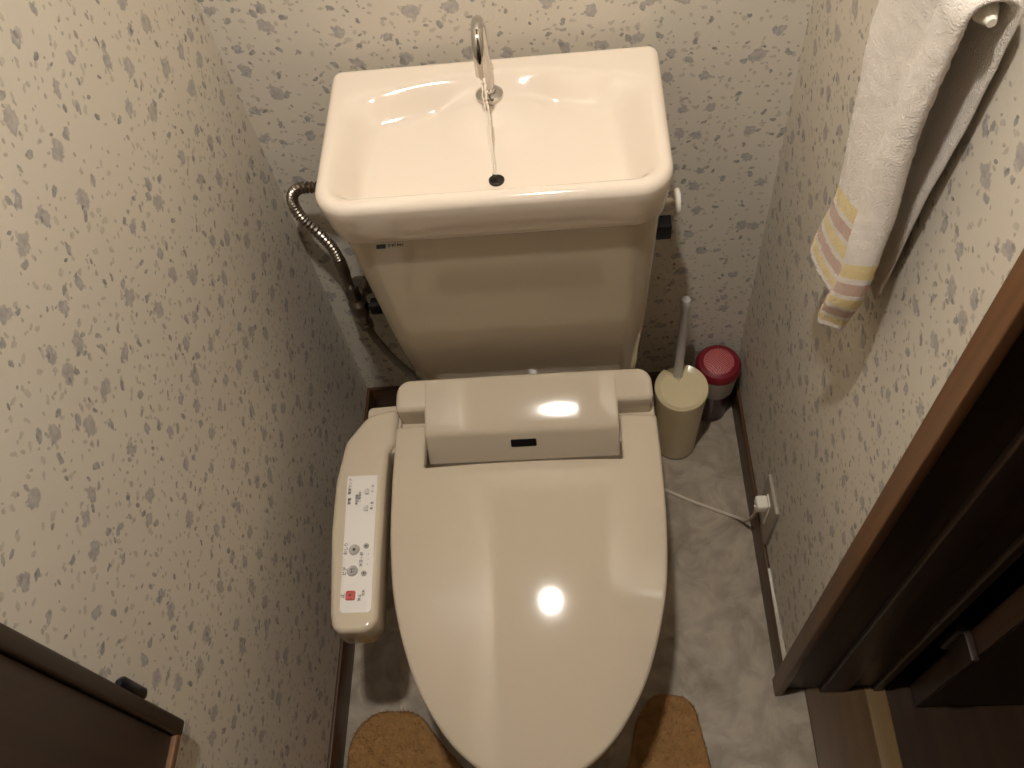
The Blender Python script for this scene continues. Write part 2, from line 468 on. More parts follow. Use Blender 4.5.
# framed wooden wall cabinet at lower left
c = thing('wall_cabinet', 'flat dark brown wooden cabinet mounted on the left wallpapered wall, nearest the viewer', 'cabinet', (XL, -0.95, 0.63))
x0, x1 = XL, -0.331
y1, y0, z0, z1 = -0.738, -1.25, 0.622, 1.30
g = G(); fw = 0.016
g.box(x0, x1, y1 - fw, y1, z0, z1, 0.003); g.box(x0, x1, y0, y0 + fw, z0, z1, 0.003)
g.box(x0, x1, y0 + fw, y1 - fw, z1 - fw, z1, 0.002)
g.build('frame', M_woodd, c)
g = G(); g.box(x0, x1 - 0.001, y0 + fw, y1 - 0.004, z0, z0 + 0.010, 0.002); g.build('bottom_rail', M_wood, c)['label'] = 'bottom rail, the light on it put into a lighter brown'  # light falling on the rail is put into its lighter wood
g = G(); g.box(x0, x1 - 0.006, y0 + fw, y1 - fw, z0 + 0.010, z1 - fw, 0.0015)
g.build('door_panel', wood('cabinet_panel_wood', (44, 29, 19), (58, 39, 27), 2, 0.45, 0.7), c)
g = G(); g.tube([(x1 - 0.007, y1 + 0.004, 0.700), (x1 - 0.007, y1 + 0.005, 0.706), (x1 - 0.007, y1 + 0.005, 0.742), (x1 - 0.007, y1 + 0.004, 0.748)], 0.006, 14, lambda i: (0.003, 0.006, 0.006, 0.003)[i])
g.build('hinge_knuckle', M_black, c)

# ------------------------------------------------------------------ toilet
XC = -0.014
T = thing('toilet', 'ivory toilet with closed seat lid, side controls and hand-washing basin on its tank', 'toilet', (XC, -0.35, 0))
def dshape(cx, hw, yb, ym, yf, n=64, e=2.15, hwb=None):
    """D-shaped outline: flat back at yb, straight sides to ym, rounded front to yf"""
    pts = []; hwb = hwb or hw
    k = n // 2
    for i in range(k + 1):
        a = PI * i / k
        cx_, sy = math.cos(a), math.sin(a)
        pts.append(Vector((cx + hw * math.copysign(abs(cx_) ** (2 / e), cx_), ym - (ym - yf) * abs(sy) ** (2 / e))))
    m = n // 4
    r = min(0.03, hwb * 0.4)
    side = []
    for i in range(1, m): side.append(Vector((cx - hw + (hw - hwb) * i / m, ym + (yb - r - ym) * i / m)))
    arc = [Vector((cx - hwb + r - r * math.cos(PI / 2 * i / 5), yb - r + r * math.sin(PI / 2 * i / 5))) for i in range(6)]
    left = side + arc
    right = [Vector((2 * cx - p.x, p.y)) for p in reversed(left)]
    return pts + left + right
# bowl and pedestal
g = G(); rings = []
for z, hw, yb, ym, yf, hwb in ((0, 0.112, -0.10, -0.42, -0.60, 0.105), (0.012, 0.116, -0.095, -0.42, -0.605, 0.108), (0.03, 0.108, -0.10, -0.42, -0.598, 0.102), (0.11, 0.100, -0.105, -0.42, -0.59, 0.10),
                          (0.18, 0.106, -0.10, -0.42, -0.61, 0.105), (0.24, 0.130, -0.08, -0.44, -0.66, 0.115), (0.285, 0.160, -0.06, -0.46, -0.715, 0.125),
                          (0.310, 0.172, -0.05, -0.46, -0.738, 0.135), (0.321, 0.174, -0.05, -0.46, -0.742, 0.138), (0.328, 0.168, -0.056, -0.46, -0.736, 0.132)):
    rings.append([(p.x, p.y, z) for p in dshape(XC, hw, yb, ym, yf, hwb=hwb)])
g.loft(rings)
rings = []
for z, o in ((0.31, 0), (0.346, 0), (0.3502, 0.003)):
    rings.append([(p.x, p.y, z) for p in round_poly([(XC - 0.128 + o, -0.055, 0.02), (XC + 0.128 - o, -0.055, 0.02), (XC + 0.128 - o, -0.180, 0.03), (XC - 0.128 + o, -0.180, 0.03)], 6)])
g.loft(rings); g.build('bowl', M_cer, T, 60)
# seat ring
g = G(); rings = []
DROP = [0.0]
for _i in range(1, 601):
    _t = 0.305 + _i * 0.001
    _d = 2 + 9 * (_t - 0.305) / 0.249 if _t < 0.554 else 11 + 2.5 * (1 - math.exp(-(_t - 0.554) / 0.069))
    DROP.append(DROP[-1] - math.tan(math.radians(_d)) * 0.001)
def lid_drop(y):
    k = max(0.0, (-y - 0.305) * 1000); i = min(599, int(k)); return DROP[i] + (DROP[i + 1] - DROP[i]) * (k - i) if k < 600 else DROP[-1]
def seat_out(o): return dshape(XC, 0.175 - o, -0.385 - o, -0.46, -0.756 + o)
def seat_in(o): return dshape(XC, 0.110 + o, -0.43 + o, -0.49, -0.68 - o)
for fn, o, z in ((seat_out, 0.006, 0), (seat_out, 0, 0.004), (seat_out, 0, -0.028), (seat_out, 0.006, -0.021), (seat_in, 0.006, -0.021), (seat_in, 0, -0.028), (seat_in, 0, 0.004), (seat_in, 0.006, 0)):
    rings.append([(p.x, p.y, (0.3285 + z) if z >= 0 else 0.434 + lid_drop(p.y) + z) for p in fn(o)])
g.loft(rings, wrap=True); g.build('seat', M_pla, T, 40)
# seat lid with the notch around the hinge cover
xc = XC
def lid_outline():
    ctrl = [(-0.312, 0.1835), (-0.37, 0.1845), (-0.44, 0.1840), (-0.495, 0.1810), (-0.545, 0.1750), (-0.601, 0.1610), (-0.655, 0.1400), (-0.703, 0.1100), (-0.733, 0.081), (-0.752, 0.0520), (-0.762, 0.0260), (-0.765, 0.0)]
    full = [(XC + w, y, 0) for y, w in ctrl] + [(XC - w, y, 0) for y, w in reversed(ctrl[:-1])]
    sm = [Vector((p.x, p.y)) for p in catmull(full, 5)]
    notch = [(-0.195 + 0.0, -0.304, 0.005), (-0.1535, -0.304, 0.005), (-0.1535, -0.3695, 0.003), (0.1185, -0.3695, 0.003), (0.1185, -0.302, 0.005), (0.169, -0.302, 0.005)]
    # back edge left tab -> notch -> right tab
    poly = sm[1:-1]
    seq = [(XC - 0.1835, -0.31, 0), (XC - 0.1835, -0.303, 0.005)] + notch[1:5] + [(XC + 0.1835, -0.303, 0.005), (XC + 0.1835, -0.31, 0)]
    rp = round_poly(seq, 4)
    # drop the two helper end points' duplicates
    return densify(poly + rp, 0.012)
def lid_dome(x, y):
    u = (x - XC) / 0.184
    return -0.012 * u * u + lid_drop(y)
bm = slab(lid_outline(), 0.4165, 0.4365, 0.0045, 0.002, lid_dome, 0.016, 5, True)
bm_obj('seat_lid', bm, M_pla, T, 40)
# washlet body + hinge cover
bm = slab(round_poly([(-0.200, -0.240, 0.015), (0.169, -0.240, 0.015), (0.169, -0.333, 0.01), (-0.200, -0.333, 0.01)], 6), 0.3285, 0.408, 0.004, 0.003)
bm_obj('washlet_body', bm, M_pla, T)
cov = bmesh.new()
def merge(dst, src):
    me = bpy.data.meshes.new('tmp'); src.to_mesh(me); src.free(); dst.from_mesh(me); bpy.data.meshes.remove(me)
def cz_(y):
    t = -0.246 - y
    return 0.4615 - 0.300 * t - 0.95 * t * t
bk = slab(round_poly([(-0.1935, -0.2460, 0.020), (0.1645, -0.2460, 0.020), (0.1665, -0.2890, 0.007), (-0.1955, -0.2890, 0.007)], 8), 0.405, 0.4615, 0.006, 0.001,
          lambda x, y: cz_(y) - 0.4622 - 0.05 * (x - XC) ** 2, 0.01, 6)
merge(cov, bk)
g = G(); prof = []
for i in range(9): prof.append((-0.252 - 0.066 * i / 8, cz_(-0.252 - 0.066 * i / 8)))
def roll_(t):     # 0..1 : bend from the gentle top slope into the steep front face
    a0 = math.atan(0.300 + 1.9 * 0.072); a1 = math.radians(66); R_ = 0.014
    y, z = -0.318, cz_(-0.318)
    s0 = R_ * (a1 - a0); L_ = 0.046; s_ = t * (s0 + L_)
    a = a0 + min(s_, s0) / R_
    y -= R_ * (math.sin(a) - math.sin(a0)); z -= R_ * (math.cos(a0) - math.cos(a))
    if s_ > s0: y -= (s_ - s0) * math.cos(a1); z -= (s_ - s0) * math.sin(a1)
    return y, z, a
for i in range(1, 17): prof.append(roll_(i / 16)[:2])
prof += [(-0.335, 0.385), (-0.252, 0.385)]
rings = []
for x, k in ((-0.1535, 0.86), (-0.1525, 0.95), (-0.150, 1), (-0.10, 1), (-0.05, 1), (0.0, 1), (0.06, 1), (0.1130, 1), (0.1155, 0.95), (0.1165, 0.86)):
    rings.append([(x, -0.30 + (y + 0.30) * (0.985 if k < .9 else 0.995 if k < 1 else 1), z - (1 - k) * 0.012 - 0.05 * (x - XC) ** 2 * (1 if z > 0.41 else 0)) for y, z in prof])
g.loft(rings)
gm = bmesh.new(); vs = [gm.verts.new(v) for v in g.v]
for f in g.f: gm.faces.new([vs[i] for i in f])
bmesh.ops.recalc_face_normals(gm, faces=gm.faces)
merge(cov, gm)
HC = bm_obj('hinge_cover', cov, M_pla, T, 40)
# infra-red window on the curved front of the cover
def cov_pt(t, off=0.0):
    y, z, a = roll_(t)
    return Vector((0, y - math.sin(a) * off, z + math.cos(a) * off))
g = G(); rings = []
for x, s in ((-0.0345, 0.75), (-0.0335, 1), (0.0005, 1), (0.0015, 0.75)):
    r = []
    for k in range(7):
        a = 0.46 + (k / 6 - 0.5) * 0.22 * s; p = cov_pt(a, 0.0008); r.append((x, p.y, p.z - 0.0001))
    for k in range(6, -1, -1):
        a = 0.46 + (k / 6 - 0.5) * 0.22 * s; p = cov_pt(a, -0.002); r.append((x, p.y, p.z))
    rings.append(r)
g.loft(rings); g.build('sensor_window', M_black, HC)
# rear shoulder + control arm
bm = slab(round_poly([(-0.243, -0.263, 0.008), (-0.192, -0.261, 0.006), (-0.192, -0.34, 0.006), (-0.243, -0.34, 0.01)], 5), 0.385, 0.418, 0.004, 0.003)
bm_obj('body_shoulder', bm, M_pla, T)
arm = [(-0.2385, -0.282, 0.03), (-0.195, -0.272, 0.009), (-0.197, -0.328, 0.012), (-0.2055, -0.345, 0.01), (-0.2055, -0.40, 0), (-0.2035, -0.50, 0), (-0.1995, -0.596, 0.022), (-0.256, -0.596, 0.022), (-0.262, -0.57, 0), (-0.2735, -0.46, 0), (-0.2755, -0.385, 0.03), (-0.268, -0.325, 0.035)]
bm = slab(densify(round_poly(arm, 8), 0.01), 0.375, 0.430, 0.0075, 0.006, lambda x, y: -0.0015 * ((x + 0.236) / 0.035) ** 2, 0.015, 6)
AR = bm_obj('control_arm', bm, M_pla, T, 50)
# label plate + buttons (text reads along +Y, its top towards the left wall)
def atop(x): return 0.430 - 0.0015 * ((x + 0.236) / 0.035) ** 2
def LP(u, v):     # label coordinates: u 0..1 left->right in plan, v 0..1 back->front
    xl = -0.2585 + 0.0095 * v; xr = -0.2165 + 0.0075 * v
    return Vector((xl + (xr - xl) * u, -0.380 - 0.192 * v))
poly = []
for (u, v) in ((0, 0), (1, 0), (1, 1), (0, 1)):
    p = LP(u, v); poly.append((p.x, p.y, 0.002 if v == 0 else 0.006))
bm = slab(round_poly(poly, 5), 0.4285, 0.4302, 0.0004, 0, lambda x, y: atop(x) - 0.430, 0.006, 2)
LBL = bm_obj('label_plate', bm, M_label, AR)
def disc(name, u, v, r, h, mat, lab=None, sq=False):
    p = LP(u, v); z = atop(p.x)
    if sq:
        bm = slab(round_poly([(p.x - r, p.y - r, 0.0025), (p.x + r, p.y - r, 0.0025), (p.x + r, p.y + r, 0.0025), (p.x - r, p.y + r, 0.0025)], 5), z - 0.001, z + h, 0.001, 0)
        o = bm_obj(name, bm, mat, AR)
    else:
        g = G(); g.lathe([(r, z - 0.001), (r, z + h * 0.6), (r * 0.93, z + h), (r * 0.7, z + h * 0.75), (r * 0.3, z + h * 0.7), (0.0001, z + h * 0.7)], (p.x, p.y), 28)
        o = g.build(name, mat, AR)
    if lab: o['label'] = lab
    return o
disc('push_button', 0.33, 0.885, 0.0062, 0.0022, M_red, 'red square stop button', True)
disc('push_button', 0.37, 0.565, 0.0072, 0.0026, M_btn, 'large grey round wash button nearer the tank')
disc('push_button', 0.35, 0.715, 0.0072, 0.0026, M_btn, 'large grey round wash button beside the red one')
disc('push_button', 0.75, 0.540, 0.0036, 0.002, M_btn, 'small round plus button')
disc('push_button', 0.72, 0.735, 0.0036, 0.002, M_btn, 'small round minus button')
disc('push_button', 0.66, 0.130, 0.0036, 0.0014, M_btnw, 'small white round button nearest the tank')
disc('push_button', 0.66, 0.260, 0.0036, 0.0014, M_btnw, 'small white round button')
# printed marks: text along +Y, top towards -X
def text(s, u, v, size):
    cu = bpy.data.curves.new('t', 'FONT'); cu.body = s; cu.size = size; cu.align_x = 'CENTER'; cu.align_y = 'CENTER'; cu.offset = size * 0.012
    o = bpy.data.objects.new('t', cu); C.objects.link(o)
    bpy.context.view_layer.update()
    me = bpy.data.meshes.new_from_object(o.evaluated_get(bpy.context.evaluated_depsgraph_get()))
    bpy.data.objects.remove(o); bpy.data.curves.remove(cu)
    p = LP(u, v)
    me.transform(Matrix.Translation((p.x, p.y, 0)) @ Matrix.Rotation(PI / 2, 4, 'Z'))
    for vt in me.vertices: vt.co.z = atop(vt.co.x) + 0.0007
    finish('printed_word', me, M_ink, AR, 0)
text('おしり', 0.10, 0.555, 0.0058); text('ビデ', 0.10, 0.715, 0.0062); text('止', 0.08, 0.885, 0.0062)
text('水勢・弱', 0.62, 0.635, 0.0050)
text('脱臭', 0.70, 0.130, 0.0048); text('温水', 0.70, 0.260, 0.0048)
text('入・切', 0.87, 0.11, 0.0040); text('高・低', 0.87, 0.24, 0.0040)
text('電源ランプ', 0.12, 0.085, 0.0048); text('節電', 0.12, 0.20, 0.0050); text('温度調節', 0.36, 0.19, 0.0040); text('ご使用中', 0.46, 0.17, 0.0040)
text('停止', 0.62, 0.90, 0.0048); text('洗浄', 0.74, 0.87, 0.0040)
text('・  ・  ・', 0.84, 0.635, 0.0045)
# glyphs on the buttons
g = G()
for (u, v, r, zz) in ((0.37, 0.565, 0.0020, 0.0024), (0.33, 0.885, 0.0013, 0.0026), (0.75, 0.540, 0.0013, 0.0018), (0.72, 0.735, 0.0013, 0.0018)):
    p = LP(u, v); z = atop(p.x) + zz; g = G(); g.lathe([(r, z - 0.0012), (r, z), (0.0001, z + 0.0001)], (p.x, p.y), 16); g.build('button_dot', M_ink, AR)
g = G(); p = LP(0.35, 0.715); z = atop(p.x) + 0.0022
for dy in (-0.002, 0.002): g.box(p.x - 0.003, p.x + 0.003, p.y + dy - 0.0003, p.y + dy + 0.0003, z - 0.001, z)
g.box(p.x - 0.001, p.x - 0.0002, p.y - 0.003, p.y + 0.003, z - 0.001, z)
g.build('button_glyph', M_ink, AR)

# ---- tank
TB, TF, TZ = -0.020, -0.2610, 0.8145
g = G(); rings = []
for z, hw, yb, yf, r in ((0.3505, 0.168, -0.036, -0.190, 0.030), (0.3525, 0.1715, -0.034, -0.1935, 0.034), (0.357, 0.1740, -0.030, -0.1950, 0.036), (0.50, 0.1800, -0.029, -0.2130, 0.036), (0.60, 0.1835, -0.028, -0.2230, 0.036), (0.70, 0.1870, -0.027, -0.2325, 0.036), (0.757, 0.189, -0.026, -0.2380, 0.036)):
    pl = densify(round_poly([(XC - 0.003 - hw, yb, 0.02), (XC - 0.003 - hw, yf, r), (XC - 0.003 + hw, yf, r), (XC - 0.003 + hw, yb, 0.02)], 8), 10)
    rings.append([(p.x, p.y, z) for p in pl])
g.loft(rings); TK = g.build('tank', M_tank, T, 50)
# maker's mark (unreadable at this size): dark blue slanted badge, teal wedge, pale strokes
g = G()
def mark(pts, yoff=0.0004):
    n = len(pts)
    vs = [(x, -0.2345 - 0.093 * (z - 0.7145) - yoff, z) for x, z in pts] + [(x, -0.2345 - 0.093 * (z - 0.7145) + 0.002, z) for x, z in pts]
    return vs, [tuple(range(n)), tuple(range(2 * n - 1, n - 1, -1))] + [(i, (i + 1) % n, n + (i + 1) % n, n + i) for i in range(n)]
zc = 0.7255
g.add(*mark([(-0.1625, zc - 0.003), (-0.1515, zc - 0.003), (-0.150, zc + 0.0035), (-0.161, zc + 0.0035)]))
g.build('maker_mark', M_navy, TK, 0)['label'] = 'dark blue slanted badge'
g = G(); g.add(*mark([(-0.1485, zc - 0.003), (-0.1455, zc + 0.000), (-0.1445, zc + 0.004), (-0.1472, zc + 0.0035)]))
g.build('maker_mark', simple('teal_ink', (120, 150, 140), 0.4), TK, 0)['label'] = 'pale teal wedge beside the badge'
g = G()
for k in range(5):
    x = -0.1430 + 0.0030 * k
    g.add(*mark([(x, zc - 0.001), (x + 0.0008, zc - 0.001), (x + 0.0018, zc + 0.004), (x + 0.0010, zc + 0.004)]))
    if k in (0, 2, 3): g.add(*mark([(x, zc + 0.001), (x + 0.0025, zc + 0.001), (x + 0.0027, zc + 0.0017), (x, zc + 0.0017)], 0.0003))
g.build('maker_mark', M_ink, TK, 0)['label'] = 'faint grey lettering'

# basin lid of the tank
hw_b, hw_f = 0.1985, 0.1965
XB = XC - 0.003
def tlid(o=0.0):
    return densify(round_poly([(XB - hw_b + o, TB - o, 0.014), (XB - hw_f + o, TF + o, 0.042), (XB + hw_f - o, TF + o, 0.042), (XB + hw_b - o, TB - o, 0.014)], 10), 0.007)
base = tlid()
if area(base) < 0: base.reverse()
def seg_d(p, poly):
    best = 9
    for i in range(len(poly)):
        a = poly[i]; b_ = poly[(i + 1) % len(poly)]
        ab = b_ - a; t = max(0, min(1, (p - a).dot(ab) / max(ab.length_squared, 1e-12)))
        d_ = (p - a - ab * t).length
        if d_ < best: best = d_
    return best
def basin_z(x, y, dd):
    xr = (x - XC)
    # rim is wider along the back towards the corners
    back = sstep((y + 0.16) / 0.10)
    rim = 0.012 + back * (0.004 + 0.034 * sstep((abs(xr) - 0.025) / 0.14)) * (1 if abs(xr) < 0.17 else 1)
    backdist = (TB - y)
    e = dd - 0.011
    wall_l = 0.040 + 0.014 * sstep((y + 0.20) / 0.12)
    s = sstep(e / wall_l)
    sb = sstep((backdist - (0.012 + 0.034 * sstep((abs(xr) - 0.015) / 0.15))) / 0.042)
    s = s * sb
    # floor of the bowl: falls to the front centre
    fl = 0.029 + 0.013 * sstep((-0.06 - y) / 0.15) * (1 - 0.5 * sstep(abs(xr) / 0.19)) 
    z = -fl * s
    # raised ledge carrying the tap, fanning out
    w = 0.075 + 0.25 * max(0, -0.06 - y)
    led = -0.016 - 0.020 * (abs(xr) / w) ** 2 - 0.28 * max(0, -0.085 - y) - 2.2 * max(0, -0.085 - y) ** 2
    if s > 0.0:
        k = 0.005
        a_, b_ = z, led * s
        h = max(0, min(1, 0.5 + 0.5 * (b_ - a_) / k))
        z = a_ * (1 - h) + b_ * h + k * h * (1 - h)
        z = min(z, 0)
    return z
g = G(); rings = []
SK = 0.072
rings.append([(p.x, p.y, TZ - SK) for p in inset(base, 0.030)])
rings.append([(p.x, p.y, TZ - SK - 0.0005) for p in inset(base, 0.0095)])
rings.append([(p.x, p.y, TZ - SK + 0.001) for p in inset(base, 0.0065)])
rings.append([(p.x, p.y, TZ - SK + 0.005) for p in inset(base, 0.0045)])
rings.append([(p.x, p.y, TZ - SK * 0.6) for p in inset(base, 0.0025)])
rings.append([(p.x, p.y, TZ - SK * 0.35) for p in inset(base, 0.001)])
rr = 0.011
for k in range(7):
    a = k / 6 * PI / 2
    rings.append([(p.x, p.y, TZ - rr * (1 - math.sin(a))) for p in inset(base, rr * (1 - math.cos(a)))])
rings[:] = [[(x, y + 0.009 * min(1, max(0, (TZ - rr - z)) / (SK - rr)) ** 1.2 * sstep((-0.12 - y) / 0.11), z) for x, y, z in r_] for r_ in rings]
inn = inset(base, rr)
Cn = Vector((XC, -0.16)); nr = 56
for k in range(1, nr + 1):
    t = (k / nr) ** 1.15 * 0.995
    ring = []
    for p in inn:
        q = p + (Cn - p) * t
        ring.append((q.x, q.y, TZ + basin_z(q.x, q.y, seg_d(q, base))))
    rings.append(ring)
g.loft(rings)
BAS = g.build('hand_wash_basin', M_cer, T, 60)
# drain: flat dark disc, the shade inside the hole put into its colour
dz = TZ + basin_z(XC - 0.001, -0.190, 0.06)
Md = Matrix.Translation((XC - 0.001, -0.190, dz + 0.0015)) @ Matrix.Rotation(-0.12, 4, 'X')
g = G(); g.lathe([(0.0090, -0.004), (0.0090, 0.0004), (0.0080, 0.0010), (0.0070, 0.0007), (0.0001, 0.0006)], (0, 0), 28, True, Md)
g.build('drain', M_hole, BAS)
# tap: flange, arched spout
tx, ty = -0.0215, -0.0745
fz = TZ + basin_z(tx, ty, 0.05)
FA = None
g = G()
path = [(tx, ty, fz - 0.002), (tx, ty, fz + 0.03), (tx, ty, 0.883)]
for k in range(1, 17):
    a = PI * k / 16 * 1.02
    path.append((tx + 0.0 * a, ty - 0.024 + 0.024 * math.cos(a), 0.883 + 0.027 * math.sin(a)))
path.append((tx, path[-1][1] - 0.0005, 0.866))
g.tube(path, 0.0066, 18); n_ = len(path)
FA = g.build('faucet', M_chrome, T, 50)
g = G(); g.lathe([(0.0165, fz - 0.003), (0.0165, fz + 0.002), (0.013, fz + 0.0045), (0.0085, fz + 0.005), (0.0080, fz + 0.010), (0.0068, fz + 0.011)], (tx, ty), 30)
g.build('flange', M_chrome, FA)
# flush lever and black block on the right side of the tank
g = G(); g.box(0.165, 0.194, -0.156, -0.134, 0.616, 0.640, 0.002)
g.build('black_block', M_navy, T)['label'] = 'small black block under the basin rim'
g = G(); Ml = Matrix.Translation((0.193, -0.118, 0.645)) @ Matrix.Rotation(PI / 2, 4, 'Y')
g.lathe([(0.006, -0.02), (0.006, 0.006), (0.016, 0.007), (0.0175, 0.009), (0.0175, 0.0125), (0.016, 0.014), (0.0001, 0.0145)], (0, 0), 28, True, Ml)
g.build('flush_lever', M_white, T)['label'] = 'white round flush knob'

# water falling from the tap
g = G(); pts = []
z0_, z1_ = 0.865, dz + 0.004
ty0 = path[-1][1]
for k in range(41):
    t = k / 40
    pts.append((tx + 0.0045 * t + 0.0006 * math.sin(t * 16), ty0 + (-0.188 - ty0) * (0.35 * t + 0.65 * t * t), z0_ + (z1_ - z0_) * (t ** 1.15)))
g.tube(pts, 0.002, 12, lambda i: 0.0030 - 0.0010 * i / 40 + 0.00045 * math.sin(i * 1.3))
tag(g.build('water_stream', M_glass, None, 60), 'thin clear stream of water falling from the chrome tap into the basin', 'water')

# ------------------------------------------------------------------ supply valve and hoses
V = thing('water_supply_valve', 'metal stop valve with corrugated steel hose on the back wall left of tank', 'valve', (-0.284, -0.03, 0.38))
pts = catmull([(-0.205, -0.075, 0.640), (-0.240, -0.062, 0.652), (-0.272, -0.055, 0.655), (-0.303, -0.05, 0.652), (-0.319, -0.048, 0.632), (-0.318, -0.048, 0.598), (-0.302, -0.05, 0.565), (-0.290, -0.05, 0.530), (-0.287, -0.05, 0.50)], 26)
g = G(); g.tube(pts, 0.0075, 16, lambda i: 0.0072 + 0.0014 * math.sin(i * 2 * PI / 5.0))
g.build('flexible_hose', M_steel, V, 50)
g = G()
g.lathe([(0.0085, 0.505), (0.0095, 0.500), (0.0095, 0.470), (0.0080, 0.466), (0.0075, 0.440)], (-0.287, -0.05), 20)
g.lathe([(0.0125, 0.440), (0.0130, 0.437), (0.0130, 0.420), (0.0125, 0.417)], (-0.287, -0.05), 6)
g.build('hose_nut', M_steel, V, 25)
g = G()
g.lathe([(0.009, 0.420), (0.009, 0.405), (0.015, 0.398), (0.016, 0.380), (0.013, 0.366), (0.010, 0.360), (0.010, 0.345), (0.012, 0.343), (0.012, 0.332)], (-0.285, -0.048), 24)
Mr = Matrix.Translation((-0.285, -0.048, 0.384)) @ Matrix.Rotation(-PI / 2, 4, 'X')
g.lathe([(0.009, 0.0), (0.009, 0.030), (0.022, 0.042), (0.022, 0.0475)], (0, 0), 24, True, Mr)
g.build('valve_body', M_steel, V, 35)
g = G(); Mr = Matrix.Translation((-0.285, -0.048, 0.384)) @ Matrix.Rotation(PI / 2, 4, 'Y')
g.lathe([(0.006, 0.0), (0.006, 0.018), (0.0135, 0.020), (0.014, 0.024), (0.014, 0.036), (0.012, 0.039)], (0, 0), 12, True, Mr)
g.build('valve_handle', M_black, V, 35)['label'] = 'dark valve handle'
pts = catmull([(-0.285, -0.048, 0.335), (-0.275, -0.055, 0.300), (-0.245, -0.085, 0.280), (-0.21, -0.13, 0.30), (-0.19, -0.18, 0.35), (-0.185, -0.235, 0.395)], 10)
g = G(); g.tube(pts, 0.006, 12); g.build('branch_hose', M_greyhose, V)['label'] = 'thin grey hose running down to the seat'

# ------------------------------------------------------------------ toilet brush in its holder
BX, BY = 0.238, -0.116
B = thing('toilet_brush', 'cream toilet brush holder with upright white handle, standing right of the toilet', 'toilet brush', (BX, BY, 0))
g = G()
prof = [(0.0345, 0.0), (0.0365, 0.002), (0.0372, 0.006), (0.0395, 0.08), (0.0440, 0.170), (0.0455, 0.188), (0.0452, 0.1905), (0.0435, 0.188), (0.036, 0.03)]
g.lathe(prof, (BX, BY), 48)
g.build('holder', M_brush, B, 40)
g = G(); rings = []   # dished lid with a notch at the back for the handle
segs = 60
for r, dz_ in ((0.0458, 0.1905), (0.0462, 0.193), (0.0450, 0.1955), (0.038, 0.192), (0.028, 0.188), (0.016, 0.186), (0.006, 0.1855)):
    ring = []
    for k in range(segs):
        a = 2 * PI * k / segs
        da = abs((a - 1.75 + PI) % (2 * PI) - PI)
        cut = 1 - 0.62 * max(0, 1 - (da / 0.42) ** 2) * (1 if r > 0.02 else 0) if da < 0.42 else 1
        ring.append((BX + r * cut * math.cos(a), BY + r * cut * math.sin(a), dz_ + 0.004 * math.sin(a)))
    rings.append(ring)
g.loft(rings); g.build('holder_lid', M_brush, B, 50)
g = G(); g.lathe([(0.0378, 0.0), (0.0382, 0.0035), (0.0368, 0.0045)], (BX, BY), 48); g.build('base_ring', M_greyhose, B)['label'] = 'darker rim round the foot'
hx, hy = 0.2345, -0.090
g = G(); g.lathe([(0.0085, 0.184), (0.0085, 0.200), (0.0078, 0.215), (0.0075, 0.255), (0.0084, 0.262), (0.0078, 0.270), (0.0074, 0.300), (0.0070, 0.378), (0.0078, 0.385), (0.0088, 0.392), (0.0088, 0.398), (0.0068, 0.405), (0.0001, 0.4075)], (hx, hy), 20)
g.build('brush_handle', M_brushh, B, 40)['label'] = 'white handle'

# ------------------------------------------------------------------ air freshener jar
AX, AY = 0.3125, -0.048
A = thing('air_freshener', 'red-capped air freshener jar in the back right corner beside the brush', 'air freshener', (AX, AY, 0))
g = G(); g.lathe([(0.0255, 0.0), (0.0275, 0.003), (0.0270, 0.012), (0.0290, 0.048), (0.0320, 0.086), (0.0320, 0.091)], (AX, AY), 40); g.build('jar', M_jar, A)
g = G(); g.lathe([(0.0322, 0.089), (0.0335, 0.092), (0.0375, 0.138), (0.0400, 0.148), (0.0397, 0.152)], (AX, AY), 40); g.build('collar', M_cancol, A)['label'] = 'grey white collar'
g = G(); Mt = Matrix.Translation((AX, AY, 0.150)) @ Matrix.Rotation(0.06, 4, 'X') @ Matrix.Diagonal((1.05, 1.05, 1.05, 1))
g.lathe([(0.0378, 0.0), (0.0388, 0.003), (0.0380, 0.010), (0.0335, 0.016), (0.0285, 0.0165), (0.024, 0.0185), (0.012, 0.021), (0.0001, 0.0215)], (0, 0), 40, True, Mt)
CP = g.build('cap', M_canred, A, 40)
g = G(); g.lathe([(0.0258, 0.0176), (0.0252, 0.0188), (0.018, 0.0208), (0.009, 0.0222), (0.0001, 0.0226)], (0, 0), 40, True, Mt)
g.build('cap_mesh', M_capmesh, CP)['label'] = 'paler perforated mesh on top of the red cap'

# ------------------------------------------------------------------ outlet, plug, cord
O = thing('wall_outlet', 'white outlet plate low on the right wall above the baseboard', 'wall outlet', (XR, -0.33, 0.15))
g = G(); g.box(XR - 0.007, XR, -0.366, -0.296, 0.090, 0.212, 0.002); g.build('cover_plate', simple('shaded_white_plate', (160, 150, 134), 0.5), O)  # white plate, the shade on its face put into the beige
g = G(); g.box(XR - 0.009, XR - 0.006, -0.342, -0.320, 0.118, 0.188, 0.001); g.build('socket', M_white, O)
P = thing('power_cord', 'white plug with a thin cord running across the vinyl floor to the toilet', 'power cord', (0.33, -0.33, 0.17))
g = G(); g.box(0.333, XR - 0.009, -0.342, -0.320, 0.166, 0.186, 0.003); g.build('plug', M_white, P)
pts = catmull([(0.334, -0.331, 0.170), (0.338, -0.328, 0.140), (0.341, -0.315, 0.090), (0.340, -0.297, 0.035), (0.330, -0.278, 0.008), (0.30, -0.262, 0.0035), (0.25, -0.238, 0.0035), (0.208, -0.215, 0.0035), (0.15, -0.185, 0.0035), (0.108, -0.16, 0.0035)], 8)
g = G(); g.tube(pts, 0.0028, 10); g.build('cord', M_cord, P)

